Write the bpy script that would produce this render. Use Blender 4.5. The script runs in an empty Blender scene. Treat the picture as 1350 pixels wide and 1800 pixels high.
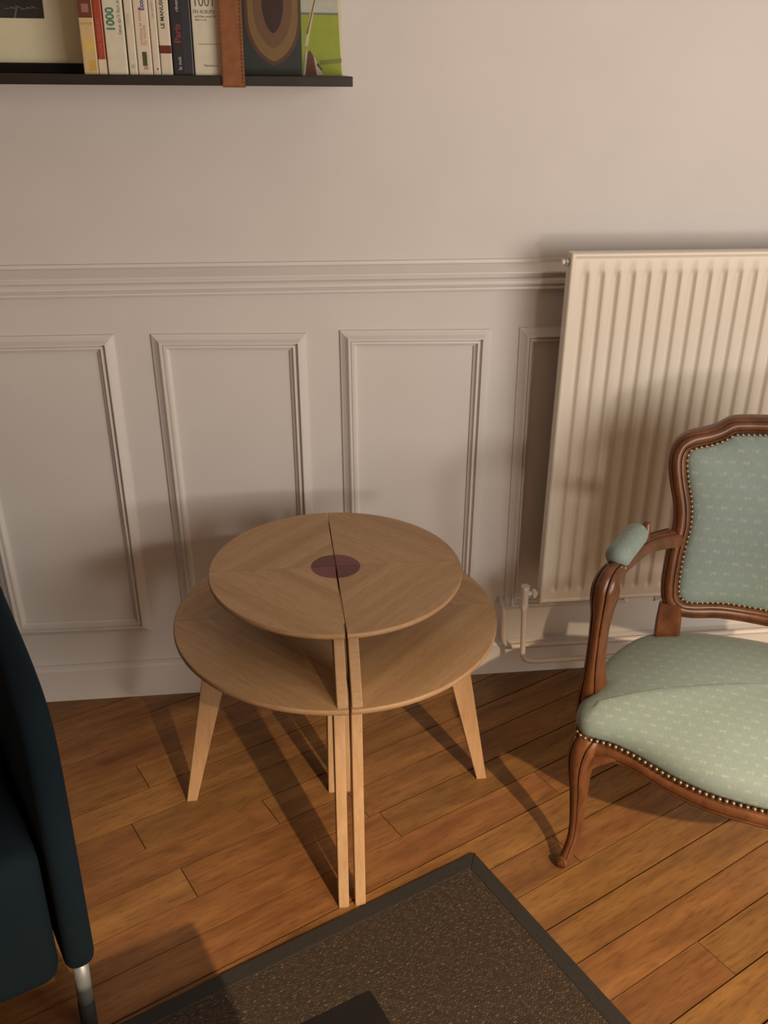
import bpy, bmesh, math, random
from mathutils import Vector, Matrix
random.seed(7)
PI = math.pi
scene = bpy.context.scene
COL = scene.collection

# ------------------------------------------------------------------ camera, world, lights, exposure
cam = bpy.data.objects.new('camera', bpy.data.cameras.new('camera')); COL.objects.link(cam)
yaw, pitch, roll = 0.1252, 0.4447, 0.0101
fw = Vector((math.sin(yaw)*math.cos(pitch), math.cos(yaw)*math.cos(pitch), -math.sin(pitch)))
r0 = Vector((math.cos(yaw), -math.sin(yaw), 0)); u0 = r0.cross(fw)
rr = math.cos(roll)*r0 + math.sin(roll)*u0; uu = -math.sin(roll)*r0 + math.cos(roll)*u0
M = Matrix((( rr.x, uu.x, -fw.x, 0.0), (rr.y, uu.y, -fw.y, -2.021), (rr.z, uu.z, -fw.z, 1.45), (0,0,0,1)))
cam.matrix_world = M
cam.data.sensor_fit = 'VERTICAL'; cam.data.sensor_height = 36.0; cam.data.sensor_width = 27.0
cam.data.lens = 32.99; cam.data.clip_start = 0.02
scene.camera = cam
scene.view_settings.view_transform = 'Standard'
scene.view_settings.look = 'None'
scene.view_settings.gamma = 1.0
scene.view_settings.exposure = 0.06
scene.view_settings.use_curve_mapping = False

w = bpy.data.worlds.new('world'); scene.world = w; w.use_nodes = True
w.node_tree.nodes['Background'].inputs[0].default_value = (1.0, 0.94, 0.90, 1)
w.node_tree.nodes['Background'].inputs[1].default_value = 0.085

def light(name, kind, loc, target, energy, color, **kw):
    l = bpy.data.lights.new(name, kind); l.energy = energy; l.color = color
    for k, v in kw.items(): setattr(l, k, v)
    o = bpy.data.objects.new(name, l); COL.objects.link(o); o.location = loc
    d = Vector(target) - Vector(loc)
    o.rotation_euler = d.to_track_quat('-Z', 'Y').to_euler()
    return o
# pendant lamp with an opaque shade, behind and to the right: its cone ends where the floor meets the wall
light('pendant_lamp', 'SPOT', (1.27, -3.50, 2.37), (1.27, -3.50, 0.0), 530, (1.0, 0.76, 0.47),
      spot_size=math.radians(119.5), spot_blend=0.16, shadow_soft_size=0.03)
# shaded table lamp behind the photographer: low and to the right
light('table_lamp', 'SPOT', (1.15, -2.9, 0.78), (0.2, 0, 0.60), 32, (1.0, 0.93, 0.86),
      spot_size=math.radians(110), spot_blend=0.6, shadow_soft_size=0.135)
# added area fill, standing in for soft bounce off the ceiling and right wall
light('bounce_fill', 'AREA', (2.0, -2.7, 1.40), (0.3, 0, 1.95), 45, (1.0, 0.95, 0.85), shape='DISK', size=1.5)

# ------------------------------------------------------------------ helpers
def link(name, me, mat=None, parent=None):
    o = bpy.data.objects.new(name, me); COL.objects.link(o)
    if mat is not None and not me.materials: me.materials.append(mat)
    if parent is not None: o.parent = parent
    return o
def tag(o, label=None, cat=None, group=None, kind=None):
    if label: o['label'] = label
    if cat: o['category'] = cat
    if group: o['group'] = group
    if kind: o['kind'] = kind
    return o
def empty(name, loc=(0,0,0), rz=0.0):
    o = bpy.data.objects.new(name, None); COL.objects.link(o); o.location = loc
    o.rotation_euler = (0, 0, rz); o.empty_display_size = 0.05
    return o
def mesh_of(bm, name, smooth=False):
    bmesh.ops.recalc_face_normals(bm, faces=bm.faces)
    me = bpy.data.meshes.new(name); bm.to_mesh(me); bm.free()
    if smooth:
        for p in me.polygons: p.use_smooth = True
    return me
def obj(name, bm, mat, parent=None, smooth=False, angle=None):
    me = mesh_of(bm, name, smooth or angle is not None)
    o = link(name, me, mat, parent)
    if angle is not None:
        try: me.set_sharp_from_angle(angle=math.radians(angle))
        except Exception: pass
    return o
def box(bm, x0, x1, y0, y1, z0, z1, bevel=0.0, seg=2):
    v = [bm.verts.new(p) for p in ((x0,y0,z0),(x1,y0,z0),(x1,y1,z0),(x0,y1,z0),(x0,y0,z1),(x1,y0,z1),(x1,y1,z1),(x0,y1,z1))]
    fs = [bm.faces.new([v[i] for i in f]) for f in ((3,2,1,0),(4,5,6,7),(0,1,5,4),(1,2,6,5),(2,3,7,6),(3,0,4,7))]
    if bevel > 0:
        es = list({e for f in fs for e in f.edges})
        bmesh.ops.bevel(bm, geom=es, offset=bevel, segments=seg, affect='EDGES', profile=0.5)
def prism(bm, pts, axis, lo, hi, bevel=0.0, seg=2):
    """pts: 2D polygon; axis: the extruded axis; the 2D coordinates fill the other two in order."""
    def P(p, h):
        return {'x': (h, p[0], p[1]), 'y': (p[0], h, p[1]), 'z': (p[0], p[1], h)}[axis]
    a = [bm.verts.new(P(p, lo)) for p in pts]; b = [bm.verts.new(P(p, hi)) for p in pts]
    n = len(pts); fs = [bm.faces.new(a), bm.faces.new(b[::-1])]
    for i in range(n): fs.append(bm.faces.new((a[i], a[(i+1) % n], b[(i+1) % n], b[i])))
    if bevel > 0:
        es = list({e for f in fs[:2] for e in f.edges})
        bmesh.ops.bevel(bm, geom=es, offset=bevel, segments=seg, affect='EDGES', profile=0.5)
def catmull(pts, n, closed=False):
    out = []; m = len(pts)
    rng = range(m) if closed else range(m-1)
    for i in rng:
        if closed: p = [pts[(i-1) % m], pts[i], pts[(i+1) % m], pts[(i+2) % m]]
        else: p = [pts[max(i-1, 0)], pts[i], pts[i+1], pts[min(i+2, m-1)]]
        for k in range(n):
            t = k/n; r = []
            for c in range(len(p[0])):
                a, b, c2, d = p[0][c], p[1][c], p[2][c], p[3][c]
                r.append(0.5*((2*b)+(-a+c2)*t+(2*a-5*b+4*c2-d)*t*t+(-a+3*b-3*c2+d)*t**3))
            out.append(tuple(r))
    if not closed: out.append(tuple(pts[-1]))
    return out
ROUND = [(math.cos(2*PI*k/12), math.sin(2*PI*k/12)) for k in range(12)]
# carved section: rounded back, two grooves along the front (front = +second axis)
CARVED = [(-1.0,-0.7),(-1.0,0.35),(-0.86,0.72),(-0.66,0.80),(-0.58,0.66),(-0.48,0.84),(-0.2,1.0),(0.14,1.0),(0.40,0.86),(0.50,0.64),(0.60,0.78),(0.82,0.68),(1.0,0.30),(1.0,-0.7),(0.6,-1.0),(-0.6,-1.0)]
def sweep(bm, path, section, ref, closed=False, caps=True):
    """path: (x,y,z,ra,rb); ref: vector (or function of index) giving the direction of the section's second axis."""
    n = len(path); P = [Vector(p[:3]) for p in path]; rings = []
    for i in range(n):
        if closed: t = P[(i+1) % n] - P[(i-1) % n]
        else: t = P[min(i+1, n-1)] - P[max(i-1, 0)]
        t.normalize()
        rf = ref(i) if callable(ref) else Vector(ref)
        b = (rf - t*rf.dot(t)).normalized(); a = t.cross(b)
        rings.append([bm.verts.new(P[i] + a*s[0]*path[i][3] + b*s[1]*path[i][4]) for s in section])
    m = len(section)
    for i in range(n if closed else n-1):
        A, B = rings[i], rings[(i+1) % n]
        for k in range(m): bm.faces.new((A[k], A[(k+1) % m], B[(k+1) % m], B[k]))
    if caps and not closed:
        bm.faces.new(rings[0][::-1]); bm.faces.new(rings[-1])
    return rings
def tube(bm, pts, r, seg=10, smooth_n=0):
    if smooth_n: pts = catmull(pts, smooth_n)
    path = [(*p, r, r) for p in pts]
    sec = [(math.cos(2*PI*k/seg), math.sin(2*PI*k/seg)) for k in range(seg)]
    def rf(i):
        t = Vector(pts[min(i+1, len(pts)-1)]) - Vector(pts[max(i-1, 0)])
        return Vector((0, 1, 0.01)) if abs(t.normalized().y) < 0.9 else Vector((1, 0, 0))
    sweep(bm, path, sec, rf)
def ball(bm, c, r, sx=1, sy=1, sz=1, u=8, v=5):
    mt = Matrix.Translation(Vector(c)) @ Matrix.Diagonal((sx*r, sy*r, sz*r, 1))
    bmesh.ops.create_uvsphere(bm, u_segments=u, v_segments=v, radius=1, matrix=mt)
def fillet(pts, r, seg=5):
    """round the corners of a 2D polygon; r: one radius or one for each corner"""
    out = []; n = len(pts)
    for i in range(n):
        p = Vector(pts[i]); a = Vector(pts[i-1])-p; b = Vector(pts[(i+1) % n])-p
        ri = r[i] if isinstance(r, (list, tuple)) else r
        if ri <= 0: out.append(tuple(p)); continue
        ri = min(ri, a.length*0.48, b.length*0.48)
        A = p+a.normalized()*ri; B = p+b.normalized()*ri
        for k in range(seg+1):
            t = k/seg; q = A*(1-t)**2 + p*2*t*(1-t) + B*t*t; out.append((q.x, q.y))
    return out

# ------------------------------------------------------------------ materials
def srgb(r, g, b):
    f = lambda c: (c/255/12.92) if c/255 <= 0.04045 else ((c/255+0.055)/1.055)**2.4
    return (f(r), f(g), f(b), 1)
class NT:
    def __init__(s, name, rough=0.6, metal=0.0, spec=None):
        s.m = bpy.data.materials.new(name); s.m.use_nodes = True; s.t = s.m.node_tree
        s.b = s.t.nodes['Principled BSDF']; s.b.inputs['Roughness'].default_value = rough
        s.b.inputs['Metallic'].default_value = metal
        if spec is not None: s.b.inputs['Specular IOR Level'].default_value = spec
    def n(s, t, **kw):
        o = s.t.nodes.new(t)
        for k, v in kw.items():
            if k.startswith('_'): setattr(o, k[1:], v)
            else: o.inputs[k.replace('__', ' ')].default_value = v
        return o
    def l(s, a, b): s.t.links.new(a, b)
    def coord(s, kind='Object', scale=(1,1,1), rot=(0,0,0), rnd=False):
        tc = s.n('ShaderNodeTexCoord'); mp = s.n('ShaderNodeMapping'); mp.inputs['Scale'].default_value = scale
        mp.inputs['Rotation'].default_value = rot
        s.l(tc.outputs[kind], mp.inputs['Vector'])
        if rnd:
            oi = s.n('ShaderNodeObjectInfo'); mu = s.n('ShaderNodeMath', _operation='MULTIPLY'); mu.inputs[1].default_value = 37.0
            s.l(oi.outputs['Random'], mu.inputs[0]); cb = s.n('ShaderNodeCombineXYZ')
            s.l(mu.outputs[0], cb.inputs[0]); s.l(mu.outputs[0], cb.inputs[1]); s.l(cb.outputs[0], mp.inputs['Location'])
        return mp.outputs[0]
    def noise(s, vec, scale, detail=3, rough=0.5):
        o = s.n('ShaderNodeTexNoise'); o.inputs['Scale'].default_value = scale; o.inputs['Detail'].default_value = detail
        o.inputs['Roughness'].default_value = rough; s.l(vec, o.inputs['Vector']); return o.outputs['Fac']
    def ramp(s, fac, stops):
        o = s.n('ShaderNodeValToRGB'); e = o.color_ramp.elements
        while len(e) < len(stops): e.new(0.5)
        for i, (p, c) in enumerate(stops): e[i].position = p; e[i].color = c
        s.l(fac, o.inputs[0]); return o.outputs[0]
    def mix(s, a, b, fac, mode='MIX'):
        o = s.n('ShaderNodeMix', _data_type='RGBA', _blend_type=mode)
        for src, i in ((fac, 0), (a, 6), (b, 7)):
            if hasattr(src, 'links') or hasattr(src, 'is_output'): s.l(src, o.inputs[i])
            else: o.inputs[i].default_value = src
        return o.outputs[2]
    def math(s, op, a, b=None):
        o = s.n('ShaderNodeMath', _operation=op)
        for i, src in enumerate((a, b)):
            if src is None: continue
            if hasattr(src, 'is_output'): s.l(src, o.inputs[i])
            else: o.inputs[i].default_value = src
        return o.outputs[0]
    def bump(s, h, strength=0.2, dist=0.001):
        o = s.n('ShaderNodeBump'); o.inputs['Strength'].default_value = strength; o.inputs['Distance'].default_value = dist
        s.l(h, o.inputs['Height']); s.l(o.outputs[0], s.b.inputs['Normal'])
    def color(s, c):
        if hasattr(c, 'is_output'): s.l(c, s.b.inputs['Base Color'])
        else: s.b.inputs['Base Color'].default_value = c
def plain(name, c, rough=0.6, metal=0.0, var=0.06, scale=40, spec=None):
    m = NT(name, rough, metal, spec); v = m.coord('Object'); f = m.noise(v, scale, 3)
    dark = (c[0]*(1-var), c[1]*(1-var), c[2]*(1-var), 1); lite = (min(1, c[0]*(1+var)), min(1, c[1]*(1+var)), min(1, c[2]*(1+var)), 1)
    m.color(m.ramp(f, [(0.3, dark), (0.7, lite)])); m.bump(f, 0.05, 0.001)
    return m.m
def wood(name, dark, lite, axis_scale, rough=0.45, rnd=True, wave=22, spec=0.4, objvar=0.0, fine=0.5, knots=False):
    m = NT(name, rough, 0, spec); v = m.coord('Object', axis_scale, rnd=rnd)
    f = m.noise(v, wave, 5, 0.6); f2 = m.noise(v, wave*6, 3, 0.6)
    c = m.ramp(f, [(0.28, dark), (0.72, lite)])
    c2 = m.mix(c, (dark[0]*0.8, dark[1]*0.8, dark[2]*0.8, 1), m.math('MULTIPLY', m.ramp(f2, [(0.5, (0,0,0,1)), (0.75, (1,1,1,1))]), fine))
    if knots:
        kn = m.noise(m.coord('Object', (1, 1.6, 1), rnd=True), 7.5, 1, 0.4)
        c2 = m.mix(c2, (dark[0]*0.35, dark[1]*0.3, dark[2]*0.3, 1), m.math('MULTIPLY', m.ramp(kn, [(0.70, (0,0,0,1)), (0.80, (1,1,1,1))]), 0.7))
    if objvar:
        oi = m.n('ShaderNodeObjectInfo'); hs = m.n('ShaderNodeHueSaturation')
        mr = m.n('ShaderNodeMapRange'); mr.inputs['To Min'].default_value = 1-objvar; mr.inputs['To Max'].default_value = 1+objvar
        m.l(oi.outputs['Random'], mr.inputs[0]); m.l(mr.outputs[0], hs.inputs['Value'])
        m2 = m.math('FRACT', m.math('MULTIPLY', oi.outputs['Random'], 17.3)); mr2 = m.n('ShaderNodeMapRange'); mr2.inputs['To Min'].default_value = 0.492; mr2.inputs['To Max'].default_value = 0.505
        m.l(m2, mr2.inputs[0]); m.l(mr2.outputs[0], hs.inputs['Hue']); m.l(c2, hs.inputs['Color']); c2 = hs.outputs[0]
    m.color(c2); m.bump(f2, 0.08, 0.0006)
    return m.m
M_WALL = plain('wall_paint', (0.63, 0.605, 0.56, 1), 0.8, var=0.02, scale=6)
M_WAINSCOT = plain('wainscot_paint', (0.63, 0.595, 0.58, 1), 0.6, var=0.02, scale=6)
M_TRIM = plain('trim_paint', (0.66, 0.62, 0.60, 1), 0.42, var=0.02, scale=8)
M_RAD = plain('radiator_enamel', (0.72, 0.655, 0.57, 1), 0.28, var=0.015, scale=5)
M_PIPE = plain('pipe_paint', (0.70, 0.63, 0.58, 1), 0.35, var=0.03, scale=20)
M_METAL = plain('dull_metal', (0.42, 0.40, 0.38, 1), 0.4, 0.6)
M_BRASS = plain('aged_brass', (0.30, 0.225, 0.13, 1), 0.38, 0.8, var=0.2, scale=200)
M_BLACK = plain('black_lacquer', (0.008, 0.006, 0.006, 1), 0.6, var=0.2, spec=0.2)
M_SHELF = plain('black_stained_shelf', (0.016, 0.014, 0.012, 1), 0.4, var=0.3, scale=25)
M_LEATHER = plain('tan_leather', (0.22, 0.075, 0.022, 1), 0.5, var=0.2, scale=60)
M_OAK = wood('pale_oak', (0.40, 0.235, 0.12, 1), (0.52, 0.325, 0.18, 1), (14, 14, 1), 0.5, wave=6)
M_CHAIRWOOD = wood('walnut_stained_beech', (0.080, 0.027, 0.010, 1), (0.185, 0.068, 0.026, 1), (3, 3, 1), 0.3, wave=14, rnd=False, spec=0.5)
M_PLANK = wood('oak_floor', (0.140, 0.058, 0.019, 1), (0.315, 0.148, 0.048, 1), (1, 7, 7), 0.40, wave=3.6, objvar=0.13, fine=0.75, knots=True)
M_GAP = plain('floor_gap_dust', (0.025, 0.012, 0.006, 1), 0.9)
M_RUGBORDER = plain('rug_border_cotton', (0.022, 0.017, 0.014, 1), 0.95, var=0.25, scale=300)
M_STEEL = plain('brushed_steel', (0.25, 0.27, 0.28, 1), 0.4, 0.4)
M_RUBBER = plain('black_rubber', (0.012, 0.010, 0.010, 1), 0.8)
def fabric(name, c, var=0.25, sc=900, rough=0.92):
    m = NT(name, rough, 0, 0.2); v = m.coord('Object'); f = m.noise(v, sc, 2); g = m.noise(v, 14, 3)
    a = m.ramp(f, [(0.35, (c[0]*(1-var), c[1]*(1-var), c[2]*(1-var), 1)), (0.65, (c[0]*(1+var), c[1]*(1+var), c[2]*(1+var), 1))])
    m.color(m.mix(a, (c[0]*0.8, c[1]*0.8, c[2]*0.85, 1), m.math('MULTIPLY', g, 0.5)))
    m.bump(f, 0.3, 0.0005); m.b.inputs['Sheen Weight'].default_value = 0.15
    return m.m
M_SOFA = fabric('petrol_blue_felt', (0.003, 0.0095, 0.0165, 1))
M_SOFA.node_tree.nodes['Principled BSDF'].inputs['Sheen Weight'].default_value = 0.0
def damask():
    m = NT('sage_damask', 0.62, 0, 0.3); tc = m.n('ShaderNodeTexCoord'); uv = tc.outputs['UV']
    sp = m.n('ShaderNodeSeparateXYZ'); m.l(uv, sp.inputs[0])
    X = m.math('MULTIPLY', sp.outputs[0], 1/0.026); Y = m.math('MULTIPLY', sp.outputs[1], 1/0.022)
    row = m.math('FLOOR', Y); odd = m.math('MODULO', row, 2.0); Xs = m.math('ADD', X, m.math('MULTIPLY', odd, 0.5))
    fx = m.math('SUBTRACT', m.math('FRACT', Xs), 0.5); fy = m.math('SUBTRACT', m.math('FRACT', Y), 0.5)
    ax = m.math('ABSOLUTE', fx); ay = m.math('ABSOLUTE', fy)
    # a little six-armed sprig: narrow bars crossing
    bar1 = m.math('MULTIPLY', m.math('LESS_THAN', ax, 0.27), m.math('LESS_THAN', ay, 0.07))
    dg = m.math('ABSOLUTE', m.math('SUBTRACT', ax, ay))
    bar2 = m.math('MULTIPLY', m.math('LESS_THAN', dg, 0.055), m.math('LESS_THAN', ax, 0.21))
    s = m.math('MAXIMUM', bar1, bar2)
    nz = m.noise(m.coord('Object'), 120, 2); s2 = m.math('MULTIPLY', s, m.ramp(nz, [(0.38, (0.15,0.15,0.15,1)), (0.6, (1,1,1,1))]))
    f = m.noise(m.coord('Object', (1, 1, 1)), 700, 2)
    base = m.ramp(f, [(0.3, (0.200, 0.258, 0.240, 1)), (0.7, (0.262, 0.328, 0.308, 1))])
    m.color(m.mix(base, (0.46, 0.44, 0.33, 1), m.math('MULTIPLY', s2, 0.42)))
    m.bump(m.math('ADD', f, m.math('MULTIPLY', s2, 0.8)), 0.15, 0.0005)
    m.b.inputs['Sheen Weight'].default_value = 0.1
    return m.m
M_DAMASK = damask()
def rugmat():
    m = NT('woven_sisal_brown', 0.95, 0, 0.1); v = m.coord('Object', (1, 1, 0))
    br = m.n('ShaderNodeTexBrick', _offset=0.5); m.l(v, br.inputs['Vector'])
    br.inputs['Scale'].default_value = 1.0; br.inputs['Brick Width'].default_value = 0.0075; br.inputs['Row Height'].default_value = 0.0036
    br.inputs['Mortar Size'].default_value = 0.0007; br.inputs['Color1'].default_value = (0.095, 0.067, 0.042, 1); br.inputs['Color2'].default_value = (0.044, 0.032, 0.025, 1)
    br.inputs['Mortar'].default_value = (0.030, 0.020, 0.014, 1); br.inputs['Bias'].default_value = 0.1
    n1 = m.noise(m.coord('Object', (130, 330, 0)), 1.0, 2); n2 = m.noise(m.coord('Object'), 9, 3)
    c = m.mix(br.outputs[0], (0.30, 0.22, 0.13, 1), m.math('MULTIPLY', m.ramp(n1, [(0.60, (0,0,0,1)), (0.74, (1,1,1,1))]), 0.8))
    c = m.mix(c, (0.05, 0.035, 0.03, 1), m.math('MULTIPLY', n2, 0.45))
    m.color(c); m.bump(m.math('SUBTRACT', 1.0, br.outputs[1]), 0.5, 0.001)
    return m.m
M_RUG = rugmat()

# ------------------------------------------------------------------ room shell
XL, XR, YF, ZC = -2.4, 3.2, -5.2, 3.0
def shell(name, b, mat):
    bm = bmesh.new(); box(bm, *b); return tag(obj(name, bm, mat), kind='structure')
shell('wall_back', (XL-0.1, XR+0.1, 0.0, 0.12, -0.05, ZC), M_WAINSCOT)
shell('wall_left', (XL-0.12, XL, YF, 0.0, -0.05, ZC), M_WALL)
shell('wall_right', (XR, XR+0.12, YF, 0.0, -0.05, ZC), M_WALL)
shell('wall_front', (XL-0.1, XR+0.1, YF-0.12, YF, -0.05, ZC), M_WALL)
shell('ceiling', (XL-0.12, XR+0.12, YF-0.12, 0.12, ZC, ZC+0.1), M_WALL)
floor = shell('floor', (XL-0.12, XR+0.12, YF-0.12, 0.12, -0.06, -0.012), M_GAP)

# floor boards: strips 85 mm wide laid at 26.5 degrees to the wall
TH = math.radians(26.5); W = 0.085; N0 = -0.5207
ex = Vector((math.cos(TH), math.sin(TH))); en = Vector((-math.sin(TH), math.cos(TH)))
known = {-8: [0.262], -1: [-0.049], 2: [-0.507], 0: [-0.467, -0.075], 4: [-0.435], -3: [0.9], -5: [1.25]}
def clip(poly, a, b, c):      # keep a*x+b*y <= c
    out = []
    for i in range(len(poly)):
        p, q = poly[i], poly[(i+1) % len(poly)]
        dp, dq = a*p[0]+b*p[1]-c, a*q[0]+b*q[1]-c
        if dp <= 0: out.append(p)
        if dp*dq < 0:
            t = dp/(dp-dq); out.append((p[0]+(q[0]-p[0])*t, p[1]+(q[1]-p[1])*t))
    return out
rest = bmesh.new(); nplank = 0
for k in range(-75, 60):
    n0 = N0 + k*W; n1 = n0 + W
    cuts = []
    t = -6.0 + random.uniform(0, 1.4)
    while t < 7.0: cuts.append(t); t += random.uniform(0.95, 1.9)
    if k in known:
        cuts = [c for c in cuts if all(abs(c-q) > 0.5 for q in known[k])] + known[k]; cuts.sort()
    for i in range(len(cuts)-1):
        g = random.choice((0.0012, 0.0016, 0.0022, 0.0032)); t0, t1 = cuts[i]+0.0008, cuts[i+1]-0.0008
        quad = [(t0, n0+g*0.5), (t1, n0+g*0.5), (t1, n1-g), (t0, n1-g)]
        wq = [tuple(ex*p[0]+en*p[1]) for p in quad]
        wq = clip(wq, 0, 1, 0.02)
        if len(wq) > 2: wq = clip(wq, 0, -1, -YF)
        if len(wq) > 2: wq = clip(wq, 1, 0, XR)
        if len(wq) > 2: wq = clip(wq, -1, 0, -XL)
        if len(wq) < 3: continue
        cx = sum(p[0] for p in wq)/len(wq); cy = sum(p[1] for p in wq)/len(wq)
        dz = random.uniform(-0.0004, 0.0)
        near = any(-1.0 < p[0] < 1.7 and p[1] > -1.75 for p in wq)
        if near:
            loc = [((p[0]-cx)*ex.x+(p[1]-cy)*ex.y, (p[0]-cx)*en.x+(p[1]-cy)*en.y) for p in wq]
            bm = bmesh.new()
            top = [bm.verts.new((p[0], p[1], dz)) for p in loc]; bot = [bm.verts.new((p[0], p[1], -0.012)) for p in loc]
            f = bm.faces.new(top); m = len(top)
            for a in range(m): bm.faces.new((top[a], bot[a], bot[(a+1) % m], top[(a+1) % m]))
            bm.faces.new(bot[::-1])
            o = obj('plank', bm, M_PLANK, floor)
            o.location = (cx, cy, 0); o.rotation_euler = (0, 0, TH); nplank += 1
        else:
            top = [rest.verts.new((p[0], p[1], dz)) for p in wq]; bot = [rest.verts.new((p[0], p[1], -0.012)) for p in wq]
            rest.faces.new(top); m = len(top)
            for a in range(m): rest.faces.new((top[a], bot[a], bot[(a+1) % m], top[(a+1) % m]))
tag(obj('floor_boards', rest, M_PLANK, floor), kind='stuff')

# baseboard with a thin ledge
bm = bmesh.new()
prism(bm, [(0.004, 0.0), (-0.016, 0.0), (-0.016, 0.088), (-0.013, 0.094), (-0.006, 0.098), (0.004, 0.099)], 'x', XL, XR)
tag(obj('baseboard_back', bm, M_TRIM), kind='structure')
# chair rail
rail = [(1.075,0),(1.0735,.004),(1.067,.005),(1.065,.009),(1.050,.025),(1.0465,.025),(1.044,.013),(1.037,.011),(1.034,.017),(1.030,.020),(1.023,.020),(1.0205,.014),(1.0185,.013),(1.0165,.017),(1.0115,.017),(1.009,.006),(1.005,.004),(1.004,0)]
bm = bmesh.new(); prism(bm, [(-y, z) for z, y in rail] + [(0.004, 1.004), (0.004, 1.075)], 'x', XL, XR)
tag(obj('trim_1', bm, M_TRIM), kind='structure')
# moulded panel frames on the wainscot (outer corners tl, tr, br, bl)
frames = [((-1.05, .930), (-0.735, .930), (-0.722, .188), (-1.05, .188)),
          ((-0.668, .929), (-0.329, .928), (-0.320, .185), (-0.650, .190)),
          ((-0.253, .927), (0.079, .921), (0.088, .187), (-0.240, .189)),
          ((0.152, .926), (0.490, .921), (0.490, .186), (0.163, .187)),
          ((0.555, .923), (0.895, .921), (0.900, .186), (0.566, .187)),
          ((0.965, .921), (1.305, .921), (1.308, .186), (0.970, .187)),
          ((1.375, .921), (1.715, .921), (1.718, .186), (1.378, .187))]
prof = [(0,0),(.03,.005),(.12,.0065),(.30,.011),(.47,.0185),(.53,.0185),(.58,.0095),(.64,.0095),(.68,.0125),(.80,.0130),(.86,.0065),(.93,.005),(1,.004),(1.0,0)]
for i, q in enumerate(frames):
    bm = bmesh.new(); wd = 0.037
    inner = [(q[0][0]+wd, q[0][1]-wd), (q[1][0]-wd, q[1][1]-wd), (q[2][0]-wd, q[2][1]+wd), (q[3][0]+wd, q[3][1]+wd)]
    rings = []
    for t, h in prof:
        rings.append([bm.verts.new((q[c][0]+(inner[c][0]-q[c][0])*t, -h+0.0002, q[c][1]+(inner[c][1]-q[c][1])*t)) for c in range(4)])
    for a, b in zip(rings, rings[1:]):
        for c in range(4): bm.faces.new((a[c], a[(c+1) % 4], b[(c+1) % 4], b[c]))
    tag(obj('trim_%d' % (i+2), bm, M_TRIM), kind='structure')

# ------------------------------------------------------------------ radiator
rad = tag(empty('radiator', (0.615, -0.11, 0.283)), 'cream enamelled panel radiator with vertical flutes hung on the wainscot', 'radiator')
L, H, PT = 1.20, 0.826, 0.030
bm = bmesh.new()
pitch = 0.0333; xs = [0.0, 0.002, 0.005, 0.0085, 0.0105, 0.013]
nf = 34; x_first = 0.0335
for i in range(nf):
    c = x_first + i*pitch
    xs += [c-0.0095, c-0.0075, c-0.0055, c-0.003, c, c+0.003, c+0.0055, c+0.0075, c+0.0095]
xs += [L-0.013, L-0.0105, L-0.0085, L-0.005, L-0.002, L]
zs = [0.0, 0.002, 0.005, 0.0085, 0.0105, 0.013, 0.028, 0.032, 0.036, 0.040, 0.045, 0.2, 0.4, 0.6, H-0.050, H-0.045, H-0.041, H-0.037, H-0.033, H-0.013, H-0.0105, H-0.0085, H-0.005, H-0.002, H]
def ss(a, b, x):
    t = max(0, min(1, (x-a)/(b-a))); return t*t*(3-2*t)
def hgt(x, z):
    e = min(x, L-x, z, H-z)
    if e < 0.005: h = -0.004*(1-math.sqrt(max(0, 1-((0.005-e)/0.005)**2)))
    elif e < 0.013: h = 0.0 - 0.0022*ss(0.0075, 0.0105, e)
    else: h = -0.0022
    i = round((x-x_first)/pitch)
    if 0 <= i < nf:
        d = abs(x-(x_first+i*pitch)); m = (1-ss(0.0022, 0.0090, d))*ss(0.028, 0.044, z)*ss(0.033, 0.049, H-z)
        h -= 0.0075*m
    return h
grid = [[bm.verts.new((x, -PT-hgt(x, z), z)) for x in xs] for z in zs]
for j in range(len(zs)-1):
    for i in range(len(xs)-1): bm.faces.new((grid[j][i], grid[j][i+1], grid[j+1][i+1], grid[j+1][i]))
bd = grid[0] + [r[-1] for r in grid[1:]] + grid[-1][-2::-1] + [r[0] for r in grid[-2:0:-1]]
bk = [bm.verts.new((min(max(v.co.x, 0.001), L-0.001), 0.0, min(max(v.co.z, 0.001), H-0.001))) for v in bd]
for i in range(len(bd)): bm.faces.new((bd[i], bd[(i+1) % len(bd)], bk[(i+1) % len(bk)], bk[i]))
bm.faces.new(bk)
obj('front_panel', bm, M_RAD, rad, angle=50)
bm = bmesh.new(); pts = []
for i in range(37):
    x = 0.05 + i*0.0305
    pts += [(x, -0.001), (x+0.008, -0.001), (x+0.012, 0.036), (x+0.026, 0.036)] if i < 36 else [(x, -0.001)]
back = [(p[0], p[1]+0.0012) for p in pts]
vs0 = [bm.verts.new((p[0], p[1]+0.001, 0.06)) for p in pts]; vs1 = [bm.verts.new((p[0], p[1]+0.001, H-0.06)) for p in pts]
for i in range(len(pts)-1): bm.faces.new((vs0[i], vs0[i+1], vs1[i+1], vs1[i]))
bmesh.ops.solidify(bm, geom=list(bm.faces), thickness=0.001)
obj('convector', bm, M_RAD, rad)
for bx in (0.16, 0.60, 1.04):
    bm = bmesh.new(); box(bm, bx-0.015, bx+0.015, 0.036, 0.1095, 0.10, 0.15, 0.002); obj('bracket', bm, M_RAD, rad)
    bm = bmesh.new(); box(bm, bx-0.012, bx+0.012, 0.036, 0.1095, H-0.13, H-0.09, 0.002); obj('bracket', bm, M_RAD, rad)
bm = bmesh.new()
tube(bm, [(0.001, -0.014, H-0.020), (-0.007, -0.014, H-0.020)], 0.0085, 8)
obj('air_vent', bm, M_METAL, rad)['label'] = 'small dull metal bleed plug at the top corner'
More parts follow.
